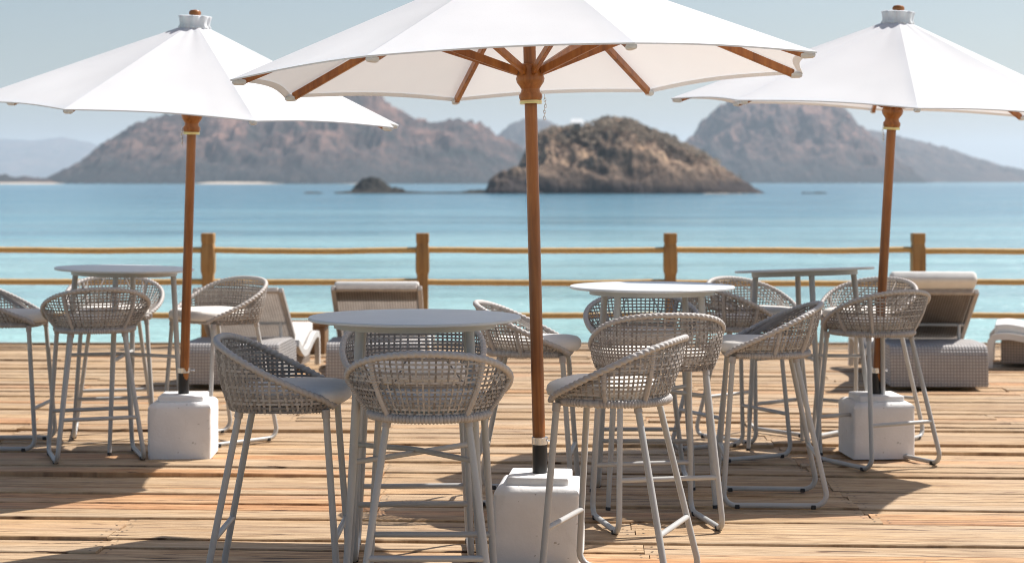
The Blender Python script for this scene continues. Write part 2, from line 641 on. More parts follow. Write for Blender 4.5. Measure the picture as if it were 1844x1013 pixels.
w = DECK_N
joint_shift, run = 0.0, 0
nails = []
while w < EDGE_Y + 0.6:
    width = rnd.choice([0.10, 0.115, 0.13, 0.14, 0.15, 0.17, 0.19]) + rnd.uniform(-.006, .006)
    gap = rnd.choice([0.002, 0.003, 0.004, 0.006, 0.009, 0.013, 0.020])
    if run <= 0:
        run = rnd.randint(4, 9)
        joint_shift = rnd.choice([0.0, 1.15, 0.55, 1.7]) if abs(w - 9.2) > 0.9 else 0.0
    run -= 1
    jj = []
    u = DECK_L - 1 + joint_shift
    joint0 = -1.07 - 0.10 * (w - 9.0)                     # joists lie slightly askew to the boards
    k = -5
    us = [DECK_L - .5]
    while True:
        uu = joint0 + joint_shift + k * 2.3
        k += 1
        if uu <= DECK_L:
            continue
        if uu >= DECK_R:
            break
        if rnd.random() < 0.86 or abs(w - 9.2) < 0.9:
            us.append(uu + rnd.uniform(-.012, .012))
    us.append(DECK_R + .5)
    for a_, b__ in zip(us[:-1], us[1:]):
        dz = max(-0.012, min(0.012, rnd.gauss(0, 0.0060)))
        board(a_ + 0.002, b__ - 0.002, w, w + width, dz, rnd.gauss(0, 0.022))
        for e in (a_ + .035, b__ - .035):
            for q in (0.22, 0.78):
                nails.append((e, w + width * q, dz))
    w += width + gap
nplank = len(mb.f)
mb.cur = 1
for (u, ww, dz) in nails:
    x, y = deck_xy(u, ww)
    if y > 4 and y < EDGE_Y - .02:
        vs = [(x + 0.006 * math.cos(t * PI / 3), y + 0.006 * math.sin(t * PI / 3), dz + 0.0042) for t in range(6)]
        mb.add(vs, [tuple(range(6))])
        uvs.extend([(0, 0)] * 6)
deck = mb.build('deck', [M['deck'], M['nail']], smooth=False)
uvl = deck.data.uv_layers.new(name='UVMap')
loopv = [0] * len(deck.data.loops)
deck.data.loops.foreach_get('vertex_index', loopv)
flat = []
for vi in loopv:
    flat.extend(uvs[vi])
uvl.data.foreach_set('uv', flat)
tag(deck, kind='structure')

mb = MB()
mb.box((0, (DECK_N + EDGE_Y) / 2, -0.075), (18.6, EDGE_Y - DECK_N - 0.02, 0.05))  # dark sheet added below the boards so the gaps look shaded
for x in range(-8, 9, 2):
    mb.box((x, 6.5, -0.20), (0.09, 21.0, 0.19))
tag(mb.build('joists_and_dark_sheet', M['deck_dark'], smooth=False), kind='structure')
mb = MB()
mb.box((0, EDGE_Y + 0.045, -0.10), (19, 0.08, 0.23), bev=0.008)
tag(mb.build('deck_edge', M['box_wood']), kind='structure')
mb = MB()
for x in (-8, -4, 0, 4, 8):
    for y in (0, 8, 16.8):
        mb.tube([(x, y, -6), (x, y, -0.29)], 0.14, 12)
tag(mb.build('deck_piles', M['box_wood']), kind='structure')

mb = MB()
xs = [-12000, -3000, -800, -200, -60, 0, 60, 200, 800, 3000, 12000]
ys = [-200, -20, 10, 40, 90, 200, 500, 1200, 3000, 7000, 14000]
mb.add([(x, y, -2.0) for y in ys for x in xs],
       [(j * 11 + i, j * 11 + i + 1, (j + 1) * 11 + i + 1, (j + 1) * 11 + i) for j in range(10) for i in range(10)])
tag(mb.build('sea', M['sea'], smooth=False), kind='structure')
mb = MB()
mb.add([(-12000, -200, -7), (12000, -200, -7), (12000, 14000, -7), (-12000, 14000, -7)], [(0, 1, 2, 3)])
tag(mb.build('seabed', M['sand'], smooth=False), kind='structure')

FPX, HZ = 3300.0, 325.0


def interp(pts, x):
    if x <= pts[0][0]: return pts[0][1]
    for (a, b_) in zip(pts[:-1], pts[1:]):
        if x <= b_[0]:
            t = (x - a[0]) / (b_[0] - a[0])
            t = t * t * (3 - 2 * t) * 0.4 + t * 0.6
            return a[1] + (b_[1] - a[1]) * t
    return pts[-1][1]


def ridge_hill(name, outline, ridge_y, depth, mat, nx=220, nv=46, rough=0.30, tree=0.0, seed=0.0, fscale=None, back=0.8, shape=0.85):
    """a hill whose crest follows a measured skyline; it stands at its own distance with a full front and back slope"""
    x0, x1 = outline[0][0], outline[-1][0]
    crest = []
    for i in range(nx + 1):
        px = x0 + (x1 - x0) * i / nx
        h = max(0.0, (HZ - interp(outline, px)) / FPX * ridge_y + CAM_H + 2.0)
        crest.append(((px - 922) / FPX * ridge_y, h))
    hmax = max(h for _, h in crest)
    fs_ = fscale or 3.5 / hmax
    vs, fs = [], []
    rows = []
    for j in range(nv + 1):
        rows.append(j / nv)
    rows += [1 + (j + 1) / 12 for j in range(12)]
    for v in rows:
        for i, (x, h) in enumerate(crest):
            hn = h / hmax
            d = depth * (0.25 + 0.75 * hn ** 0.7)
            y = ridge_y - d * (1 - v) if v <= 1 else ridge_y + d * back * (v - 1)
            if v <= 1:
                s = v ** shape
                p = Vector((x * fs_ + seed, h * v * 1.5 * fs_, seed + y * fs_ * 0.25))
                rn = noise.fractal(p, 1.0, 2.1, 6)
                rv = 1.0 - abs(noise.fractal(p * 0.7 + Vector((7, 3, 1)), 1.0, 2.0, 5))
                k = 4 * v * (1 - v)
                z = h * s * (1 - rough * (1.1 - rv) * k * 1.6) + h * rn * rough * 0.35 * k
            else:
                z = h * (1 - (v - 1)) ** 0.9
            fine = noise.fractal(Vector((x, y * 0.7, seed)) * fs_ * 7, 0.7, 2.3, 5)
            z += fine * tree * min(1.0, hn * 3) * (1.0 if v >= 0.9 else 0.6)
            vs.append((x, y, -2.3 + max(0.0, z)))
    w_ = nx + 1
    for j in range(len(rows) - 1):
        for i in range(nx):
            fs.append((j * w_ + i, j * w_ + i + 1, (j + 1) * w_ + i + 1, (j + 1) * w_ + i))
    mb = MB()
    mb.add(vs, fs)
    o = mb.build(name, mat, angle=180)
    tag(o, kind='structure')
    return o


ridge_hill('hills', [(60, 329), (85, 324), (110, 314), (150, 290), (180, 262), (215, 238), (260, 216), (300, 206), (360, 200), (420, 194),
                     (480, 190), (540, 178), (600, 162), (640, 158), (680, 168), (700, 184), (725, 200), (745, 212), (780, 219), (820, 214),
                     (842, 216), (865, 222), (900, 245), (940, 263), (965, 292), (1000, 329)],
           2350, 420, M['hill'], 420, 60, 0.30, 4.0, 3.0)
ridge_hill('hills', [(1130, 329), (1180, 300), (1215, 270), (1245, 244), (1265, 216), (1300, 187), (1330, 172), (1380, 160), (1440, 158), (1500, 172),
                     (1522, 196), (1550, 226), (1580, 252), (1602, 278), (1622, 310), (1650, 327)],
           3000, 480, M['hill'], 300, 60, 0.28, 4.0, 21.0)
ridge_hill('hills', [(1440, 300), (1500, 258), (1540, 238), (1570, 234), (1600, 240), (1650, 252), (1700, 264), (1760, 284), (1810, 299), (1850, 306), (1930, 324)],
           4300, 640, M['far'], 160, 36, 0.25, 3.0, 44.0)
ridge_hill('hills', [(840, 300), (890, 246), (925, 220), (950, 212), (985, 215), (1012, 232), (1040, 258), (1090, 300), (1120, 324)],
           4300, 640, M['far'], 120, 36, 0.25, 3.0, 61.0)
ridge_hill('hills', [(-160, 300), (-60, 256), (0, 250), (60, 253), (112, 247), (160, 256), (215, 276), (300, 300), (360, 322)],
           9800, 1500, M['far'], 140, 30, 0.22, 5.0, 83.0)
isl_out = [(905, 352), (918, 330), (932, 298), (943, 275), (954, 252), (970, 238), (993, 229), (1040, 227), (1071, 220), (1090, 211), (1130, 214),
           (1169, 231), (1208, 245), (1247, 265), (1286, 285), (1317, 309), (1344, 325), (1362, 338), (1390, 352)]
ISL_Y = 520.0
isl_out_w = [(x, y) for x, y in isl_out]
ridge_hill('islet', isl_out_w, ISL_Y, 34, M['islet'], 300, 60, 0.40, 0.75, 12.0, 0.10, shape=0.62)
ridge_hill('islet', [(862, 352), (874, 340), (882, 322), (896, 310), (908, 303), (930, 299), (950, 303), (975, 318), (1000, 336), (1020, 352)], 500, 14, M['islet'], 120, 30, 0.4, 0.6, 19.0, 0.14, shape=0.6)
# low reef and rock
def rock_mound(name, px0, px1, top, Y, seed, mat, hscale=1.0):
    out = [(px0, 349.5)] + [(px0 + (px1 - px0) * f, 349.5 - top * q) for f, q in
                            ((.10, .22), (.20, .62), (.30, .93), (.40, 1.0), (.52, .97), (.60, .72), (.70, .46), (.84, .40), (.93, .22))] + [(px1, 349.5)]
    return ridge_hill(name, out, Y, 6, mat, 70, 18, 0.4, 0.35, seed, 0.25)
r1 = rock_mound('rock', 618, 742, 33, 505, 5.0, M['rock'])
ridge_hill('reef', [(536, 351), (552, 343.5), (575, 344.2), (592, 350.0), (604, 344.0), (640, 341.0), (700, 343.4), (740, 342.0), (770, 344.2), (800, 343.3), (828, 343.8), (846, 340.0), (880, 339), (930, 351)], 500, 5, M['rock'], 120, 12, 0.4, 0.22, 31.0, 0.3)
ridge_hill('beach', [(340, 331), (380, 326.6), (470, 324.8), (520, 326.0), (570, 324.8), (640, 326.0), (690, 331)], 1990, 60, M['sand'], 60, 8, 0.05, 0.0, 2.0, 0.02)
ridge_hill('beach', [(-60, 331), (0, 328.2), (50, 328.0), (90, 328.6), (130, 331)], 1980, 60, M['sand'], 40, 8, 0.05, 0.0, 6.0, 0.02)
ridge_hill('reef', [(1436, 351), (1446, 344), (1460, 345), (1474, 343.5), (1488, 345), (1496, 351)], 500, 4, M['rock'], 40, 10, 0.4, 0.2, 37.0, 0.3)
ridge_hill('beach', [(868, 351), (884, 346.6), (960, 345.9), (1040, 346.8), (1110, 346.0), (1200, 346.6), (1300, 346.2), (1365, 346.8), (1392, 351)], 494, 3, M['sand'], 120, 6, 0.2, 0.12, 51.0, 0.3)
# low wooded spit at the far left
ridge_hill('spit', [(-80, 324), (-20, 318), (8, 313), (22, 319), (48, 317), (66, 320), (84, 321), (110, 331)], 2050, 40, M['far'], 90, 14, 0.2, 2.2, 71.0, 0.06)

# scrub growing on the islet: clumps of small twiggy leaf faces
rs = random.Random(5)
mb = MB()


def crest_z(px):
    return (HZ - interp(isl_out, px)) / FPX * ISL_Y + CAM_H


for k in range(430):
    px = rs.triangular(950, 1330, 1090)
    y = ISL_Y - abs(rs.gauss(0, 7)) + 2
    x = (px - 922) / FPX * ISL_Y
    h = crest_z(px)
    v = max(0.0, 1 - max(0.0, ISL_Y - y) / 34)
    z = -2.3 + (h + 2.3) * v ** 0.62 - 0.3
    r = rs.uniform(0.5, 1.25)
    for q in range(26):
        d = Vector((rs.gauss(0, 1), rs.gauss(0, 1), abs(rs.gauss(0, 0.8)))).normalized() * r * rs.uniform(0.5, 1.0)
        c = Vector((x, y, z)) + d
        s_ = rs.uniform(0.12, 0.30)
        a = Vector((rs.uniform(-1, 1), rs.uniform(-1, 1), rs.uniform(-1, 1))).normalized()
        b_ = a.orthogonal().normalized()
        mb.add([c + a * s_, c + b_ * s_, c - a * s_, c - b_ * s_ * .8], [(0, 1, 2, 3)])
tag(mb.build('scrub', M['scrub'], smooth=False), 'dry brown scrub covering the top of the rocky islet', 'scrub', kind='stuff')

# hut on the islet
hx, hy, hz = (1039 - 922) / FPX * 515, 515.0, (HZ - 231) / FPX * 515 + CAM_H - 0.5
hut = empty('hut', (hx, hy, hz))
tag(hut, 'tiny white roofed hut standing on top of the rocky islet', 'hut')
mb = MB(); mb.box((0, 0, 0.9), (2.0, 2.0, 1.9), bev=0.05); mb.build('wall', M['hut_wood'], hut)
mb = MB()
mb.add([(-2.1, -1.8, 1.9), (2.1, -1.8, 1.9), (2.1, 1.8, 1.9), (-2.1, 1.8, 1.9), (-1.5, -.2, 3.2), (1.5, -.2, 3.2), (1.5, .2, 3.2), (-1.5, .2, 3.2)],
       [(3, 2, 1, 0), (0, 1, 5, 4), (1, 2, 6, 5), (2, 3, 7, 6), (3, 0, 4, 7), (4, 5, 6, 7)])
mb.build('roof', M['hut_white'], hut, smooth=False)
for sx in (-1.7, 1.7):
    mb = MB(); mb.tube([(sx, -1.4, -0.8), (sx, -1.4, 1.95)], 0.12, 8); mb.build('post', M['hut_wood'], hut)

# haze: one closed box of thin air, sky outside it
mb = MB()
mb.box((0, 7100, 150), (25400, 15000, 318))
mb.v = [(x, y, z if z > 0 else -9.0) for (x, y, z) in mb.v]
hm_ = bpy.data.materials.new('haze_air')
hm_.use_nodes = True
nt = hm_.node_tree
nt.nodes.remove(nt.nodes['Principled BSDF'])
pv = nt.nodes.new('ShaderNodeVolumePrincipled')
pv.inputs['Color'].default_value = (0.81, 0.875, 0.965, 1)
pv.inputs['Density'].default_value = 0.00011
pv.inputs['Anisotropy'].default_value = 0.2
nt.links.new(pv.outputs[0], nt.nodes['Material Output'].inputs['Volume'])
tag(mb.build('haze', hm_, smooth=False), kind='stuff')

# ------------------------------------------------------------------ railing
rail = empty('railing', (0, EDGE_Y - 0.10, 0))
tag(rail, 'timber and rope railing along the sea edge of the deck', 'railing')
POSTS = [-7.1, -4.95, -2.868, -0.844, 1.494, 3.833, 6.15]
for i, x in enumerate(POSTS):
    mb = MB()
    prof = [(0.060, -0.03), (0.060, 0.28), (0.052, 0.30), (0.052, 0.655), (0.054, 0.675), (0.063, 0.70), (0.063, 0.915), (0.058, 0.935), (0.055, 0.955), (0.055, 0.968),
            (0.060, 0.982), (0.060, 1.054), (0.056, 1.060)]
    vs, fs = [], []
    for (r, z) in prof:
        c = r * 0.10
        ring = [(r, -r + c), (r, r - c), (r - c, r), (-r + c, r), (-r, r - c), (-r, -r + c), (-r + c, -r), (r - c, -r)]
        vs.extend([(x + a, b_, z) for a, b_ in ring])
    for j in range(len(prof) - 1):
        for k in range(8):
            l = (k + 1) % 8
            fs.append((j * 8 + k, j * 8 + l, (j + 1) * 8 + l, (j + 1) * 8 + k))
    fs.append(tuple((len(prof) - 1) * 8 + k for k in range(8)))
    mb.add(vs, fs)
    mb.build('post', M['post_wood'], rail, angle=25)
rr = random.Random(3)
for z0 in (0.897, 0.598, 0.292):
    pts = []
    for a, b_ in zip(POSTS[:-1], POSTS[1:]):
        za, sag = z0 + rr.uniform(-.008, .008), rr.uniform(0.0, 0.014)
        for k in range(24):
            t = k / 24
            pts.append((a + (b_ - a) * t, rr.uniform(-.001, .001), za - sag * 4 * t * (1 - t) + 0.006 * noise.noise(Vector((a + t * 3, z0 * 9, 0)))))
    pts.append((POSTS[-1], 0, z0))
    fine = []
    for p, q in zip(pts[:-1], pts[1:]):
        for k in range(3):
            fine.append(Vector(p).lerp(Vector(q), k / 3))
    mb = MB()
    mb.tube(fine, lambda i, th: 0.0280 * (1 + 0.03 * math.sin(3 * th + i * 1.5)), 12)
    mb.build('rope', M['rope'], rail)

# ------------------------------------------------------------------ bar tables
def make_table():
    t = empty('bar_table')
    mb = MB()
    mb.lathe([(0.396, 1.030), (0.400, 1.033), (0.400, 1.040), (0.397, 1.043), (0.2, 1.0432), (0.002, 1.0434)], 72)
    mb.build('table_top', M['tabletop'], t)
    mb = MB()
    mb.lathe([(0.288, 1.0295), (0.304, 1.0295), (0.304, 1.003), (0.288, 1.003), (0.288, 1.0295)], 56)
    for a in (PI / 4, 3 * PI / 4):
        d = Vector((math.cos(a), math.sin(a), 0))
        mb.bar(d * -0.286 + Vector((0, 0, 1.016)), d * 0.286 + Vector((0, 0, 1.016)), 0.035, 0.024)
    mb.build('support_frame', M['frame'], t)
    for k in range(4):
        a = PI / 4 + k * PI / 2
        d = Vector((math.cos(a), math.sin(a), 0))
        mb = MB()
        mb.tube([d * 0.284 + Vector((0, 0, 1.004)), d * 0.318 + Vector((0, 0, 0.53)), d * 0.362 + Vector((0, 0, 0.018))], [0.0165, 0.015, 0.011], 14)
        lg = mb.build('leg', M['frame'], t)
        mb = MB()
        mb.tube([d * 0.3615 + Vector((0, 0, 0.020)), d * 0.363 + Vector((0, 0, 0.004))], 0.0122, 12)
        mb.build('rubber_foot', M['rubber'], lg)
    for a, dz in ((PI / 4, 0), (3 * PI / 4, 0.012)):
        d = Vector((math.cos(a), math.sin(a), 0))
        mb = MB()
        mb.tube([d * -0.316 + Vector((0, 0, .53)), d * -0.03 + Vector((0, 0, .53 + dz)), d * 0.03 + Vector((0, 0, .53 + dz)), d * 0.316 + Vector((0, 0, .53))], 0.0105, 10)
        mb.build('stretcher', M['frame'], t)
    return t


proto_table = make_table()
tables = [(-0.366, 6.90, 3, 'nearest round grey bar table, between two woven stools at the front left'),
          (0.680, 8.90, 6, 'round pale bar table just right of the central umbrella pole'),
          (-2.286, 10.71, 47, 'round bar table beside the left umbrella pole'),
          (1.728, 10.58, 44, 'round bar table beside the right umbrella pole, its top seen edge on')]
for i, (x, y, a, lab) in enumerate(tables):
    o = proto_table if i == 0 else copy_tree(proto_table)
    o.location = (x, y, 0.003)
    o.rotation_euler = (math.radians((0, 0, 0, 2.3)[i]), math.radians((0, 0, 1.0, -1.6)[i]), math.radians(a))
    if i == 3:
        o.rotation_mode = 'XYZ'
        o.rotation_euler = (Matrix.Rotation(math.radians(-2.7), 3, 'X') @ Matrix.Rotation(math.radians(-1.8), 3, 'Y') @ Matrix.Rotation(math.radians(a), 3, 'Z')).to_euler()
    elif i == 2:
        o.rotation_euler = (Matrix.Rotation(math.radians(1.2), 3, 'Y') @ Matrix.Rotation(math.radians(a), 3, 'Z')).to_euler()
    tag(o, lab, 'table', 'round bar tables on the deck')

# ------------------------------------------------------------------ woven bar stools
RZ = 0.722      # height of the seat ring


VAR = {1: dict(rw=0.246, rb=0.19, eb=0.72, ew=0.66, bw=0.295, bb=0.218, be=0.80, lf=0.212, lb=0.196, ly=-0.165),
       2: dict(rw=0.212, rb=0.205, eb=1.0, ew=0.62, bw=0.290, bb=0.232, be=1.0, lf=0.192, lb=0.142, ly=-0.150)}
VR = VAR[2]


def sg(v, e):
    return math.copysign(abs(v) ** e, v)


def ring_pt(a, off=0.0):
    """seat ring in plan, a = 0 at the back, +-pi at the front"""
    s, c = math.sin(a), math.cos(a)
    if c >= 0:
        x, y = VR['rw'] * sg(s, VR['eb']), -VR['rb'] * sg(c, VR['eb']) - 0.02
    else:
        x, y = VR['rw'] * sg(s, VR['ew']), 0.195 * abs(c) ** VR['ew'] - 0.02
    k = math.hypot(x, y + 0.02) or 1
    return Vector((x + off * x / k, y + off * (y + 0.02) / k, RZ))


PHE = math.radians(141)


def rim_pt(u):
    ph = u * PHE
    c = math.cos(ph)
    x = VR['bw'] * (sg(math.sin(ph), VR['be']) if c > 0 else math.sin(ph))
    y = -0.055 - (VR['bb'] * sg(c, VR['be']) if c > 0 else 0.30 * c)
    t = (0.178 - y) / 0.465
    z = 0.738 + 0.226 * (t - 0.10 * max(0, t - 0.7) ** 2 * 4)
    if VR['be'] < 1:
        z += 0.012 * max(0.0, c)
    if abs(u) > 0.93:
        z -= 0.012 * (abs(u) - 0.93) / 0.07
    return Vector((x, y, z))


def shell_pt(u, t, off, zb):
    b_ = ring_pt(u * math.radians(133), off)
    b_.z = zb
    r = rim_pt(u)
    p = b_.lerp(r, t)
    h = r.z - b_.z
    n = Vector((p.x, p.y + 0.05, 0)).normalized()
    return p + n * (0.065 * h * 4 * t * (1 - t)), n


def make_stool(variant):
    global VR
    VR = VAR[variant]
    st = empty('bar_stool')
    if variant == 1:
        off, zb, nv, dz, wv, wh = 0.012, RZ - 0.014, 66, 0.0150, 0.0088, 0.0086
    else:
        off, zb, nv, dz, wv, wh = -0.004, RZ + 0.012, 60, 0.0162, 0.0068, 0.0070
    # --- shell: every strand is geometry, woven over and under
    mb = MB()
    zmax = 0.962
    rows = []
    z = zb + 0.006
    while z < zmax:
        rows.append(z)
        z += dz
    us = [-0.985 + 1.97 * i / (nv - 1) for i in range(nv)]
    amp = 0.0024
    for i, u in enumerate(us):
        r = rim_pt(u)
        pts, nr = [], []
        p, n = shell_pt(u, 0.0, off, zb); pts.append(p); nr.append(n)
        for k, zk in enumerate(rows):
            t = (zk - zb) / (r.z - zb)
            if t > 0.96: break
            if t <= 0.01: continue
            p, n = shell_pt(u, t, off, zb)
            pts.append(p + n * (amp if (i + k) % 2 else -amp)); nr.append(n)
        p, n = shell_pt(u, 1.0, off, zb); pts.append(p); nr.append(n)
        if len(pts) >= 2 and (pts[-1] - pts[0]).length > 0.012:
            mb.strip(pts, nr, wv, 0.0024)
    for k, zk in enumerate(rows):
        pts, nr = [], []
        for i, u in enumerate(us):
            r = rim_pt(u)
            t = (zk - zb) / (r.z - zb)
            if t < 0.985:
                p, n = shell_pt(u, max(0.0, t), off, zb)
                pts.append(p + n * (-amp if (i + k) % 2 else amp)); nr.append(n)
        if len(pts) > 3:
            mb.strip(pts, nr, wh * (1.0 if k % 3 else 1.12), 0.0024)
    mb.build('woven_shell', M['rattan'], st, angle=60)
    # wrapped uprights
    ups = (-0.30, 0.30, -0.62, 0.62) if variant == 2 else ()
    for u in ups:
        pts = [shell_pt(u, t / 40, off + 0.003, zb - 0.008)[0] for t in range(41)]
        mb = MB()
        mb.tube(pts, lambda i, th: 0.0100 * (1.12 if i % 2 else 0.90), 8)
        mb.build('upright', M['rattan_rim'], st)
    # --- rim: a braided roll, closed under the front corners
    nseg = 400
    pts = [rim_pt(-1 + 2 * i / nseg) for i in range(nseg + 1)]
    ln = [0.0]
    for p, q in zip(pts[:-1], pts[1:]):
        ln.append(ln[-1] + (q - p).length)
    rf = []
    for i in range(nseg + 1):
        rf.append(ln[i])
    mb = MB()
    mb.tube(pts, lambda i, th: 0.0120 * (1 + 0.15 * math.sin(2 * PI * (rf[i] / 0.024 + abs(((th / PI) % 2) - 1) * 1.0))), 14)
    mb.build('rim', M['rattan_rim'], st, angle=80)
    # --- seat ring, wrapped
    nseg = 420 if variant == 2 else 120
    rr_ = 0.0155 if variant == 2 else 0.010
    pts = [ring_pt(-PI + 2 * PI * (i + 0.5) / nseg, 0.0) for i in range(nseg)]
    mb = MB()
    mb.tube(pts, (lambda i, th: rr_ * (1.0, 1.10, 1.0, 0.80)[i % 4]), 9, closed=True)
    mb.build('seat_ring', M['rattan_rim'], st, angle=75)
    # seat webbing under the cushion
    mb = MB()
    for k in range(-4, 5):
        x = k * 0.042
        y1 = 0.175 if abs(k) < 4 else 0.15
        y0 = -0.02 - 0.98 * VR['rb'] * math.sqrt(max(0.0, 1 - (x / VR['rw']) ** 2))
        mb.strip([(x, y0, RZ), (x, y1, RZ)], [(0, 0, 1)] * 2, 0.034, 0.003)
    mb.build('seat_webbing', M['rattan'], st)
    # --- cushion
    ns, prof = 64, [(0.0, 0.000), (0.55, -0.001), (0.93, 0.001), (0.985, 0.010), (1.0, 0.026), (0.985, 0.042), (0.94, 0.053), (0.80, 0.061), (0.5, 0.065), (0.0, 0.066)]
    mb = MB()
    vs, fs = [], []
    for (s, h) in prof:
        for i in range(ns):
            a = -PI + 2 * PI * i / ns
            p = ring_pt(a, -0.004)
            q = Vector((p.x, p.y + 0.01, 0))
            if q.y > 0.05:
                q.y += 0.046
            q *= max(s, 0.001)
            hh = h * (1.0 + 0.05 * noise.noise(Vector((q.x * 9, q.y * 9, 1)))) 
            vs.append((q.x, q.y, RZ + 0.010 + hh))
    for j in range(len(prof) - 1):
        for i in range(ns):
            l = (i + 1) % ns
            fs.append((j * ns + i, j * ns + l, (j + 1) * ns + l, (j + 1) * ns + i))
    mb.add(vs, fs)
    mb.build('cushion', M['cushion'], st, angle=80)
    # --- legs: each side is one bent tube (front leg, floor runner, rear leg)
    R_ = 0.0128
    for s in (-1, 1):
        ft, fb = Vector((VR['lf'] * s, 0.150, RZ - 0.004)), Vector((0.236 * s, 0.200, R_ + 0.006))
        bt, bb_ = Vector((VR['lb'] * s, VR['ly'], RZ - 0.004)), Vector((0.236 * s, -0.300, R_ + 0.006))
        af = arc_corner(ft, fb, bb_, 0.055)
        ab = arc_corner(fb, bb_, bt, 0.055)
        mb = MB(); mb.tube([ft, ft.lerp(fb, .5)] + af, R_, 10); mb.build('leg', M['frame'], st)
        mb = MB(); mb.tube(ab + [bt.lerp(bb_, .5), bt], R_, 10); mb.build('leg', M['frame'], st)
        mb = MB(); mb.tube([af[-1], ab[0]], R_, 10)
        rn = mb.build('runner', M['frame'], st)
        for p in (af[-1].lerp(ab[0], 0.02), af[-1].lerp(ab[0], 0.98)):
            mb = MB(); mb.box((p.x, p.y, R_ + 0.001), (0.029, 0.024, 0.021), bev=0.004); mb.build('glide', M['rubber'], rn)
        # wrapped leg tops
        for (a, b_) in ((ft, fb), (bt, bb_)):
            d = (b_ - a).normalized()
            pts = [a + d * (0.004 * k) for k in range(9)]
            mb = MB(); mb.tube(pts, lambda i, th: 0.0160 * (1.05 if i % 2 else 0.96), 9); mb.build('leg_binding', M['rattan_rim'], st)
    for (y0, y1, x0, x1) in ((0.150, 0.200, VR['lf'], 0.236), (VR['ly'], -0.300, VR['lb'], 0.236)):
        t = (RZ - 0.245) / (RZ - 0.02)
        x, y = x0 + (x1 - x0) * t, y0 + (y1 - y0) * t
        mb = MB(); mb.tube([(-x, y, 0.245), (x, y, 0.245)], 0.0112, 10); mb.build('footrest', M['frame'], st)
    return st


protos = {1: make_stool(1), 2: make_stool(2)}
used = {1: False, 2: False}
stools = [
    (-2.93, 10.73, (1, 0.0), 2, 'woven bar stool cut off by the left edge of the photo, facing right'),
    (-2.35, 10.32, (-0.33, 0.94), 2, 'woven bar stool with its back to the camera in front of the left table'),
    (-2.43, 11.20, (0.20, -0.98), 2, 'pale sunlit woven stool behind the left table, facing the camera'),
    (-1.78, 10.93, (-0.71, -0.70), 1, 'densely woven bar stool right of the left umbrella pole, angled to the camera'),
    (-0.83, 6.90, (1, 0.0), 1, 'dark shaded woven stool in side view at the left of the nearest table'),
    (-0.297, 6.60, (0.0, 1), 2, 'nearest woven stool with its open oval back turned to the camera'),
    (-0.41, 7.60, (0.05, -1), 1, 'woven stool half hidden behind the legs of the nearest table, facing the camera'),
    (0.11, 8.95, (1, -0.10), 2, 'sunlit woven stool just behind the central umbrella pole, facing right'),
    (0.64, 8.30, (-0.19, 0.98), 1, 'densely woven stool with its broad back to the camera at the middle pale table'),
    (0.67, 9.40, (0.0, -1), 2, 'shaded woven stool on the far side of the middle pale table'),
    (1.21, 8.90, (-1, 0.05), 2, 'woven stool with white seat right of the middle pale table, facing left'),
    (0.375, 7.03, (-0.94, 0.34), 2, 'front woven stool right of the central umbrella base, its seat poking left across the pole'),
    (1.28, 10.40, (0.89, 0.46), 2, 'dark woven stool left of the right table, behind the middle pale table'),
    (1.48, 11.02, (0.64, -0.77), 2, 'pale sunlit woven stool behind the left leg of the right table'),
    (1.985, 10.10, (-0.455, 0.89), 2, 'woven stool with its back to the camera in front of the right umbrella base'),
    (2.11, 10.97, (-0.65, -0.75), 2, 'pale woven stool behind the right umbrella pole, facing the camera and left'),
]
for (x, y, f, v, lab) in stools:
    if used[v]:
        o = copy_tree(protos[v])
    else:
        o = protos[v]
        used[v] = True
    o.location = (x, y, 0.003)
    o.rotation_euler = (0, 0, math.atan2(-f[0], f[1]))
    tag(o, lab, 'bar stool', 'woven rattan bar stools around the tables')

# ------------------------------------------------------------------ umbrellas and their concrete bases
UR, UH, UA = 1.245, 0.485, 0.075        # rim radius, rise, radius of the top opening


def canopy_z(r):
    return UH * (1 - (r - UA) / (UR - UA))


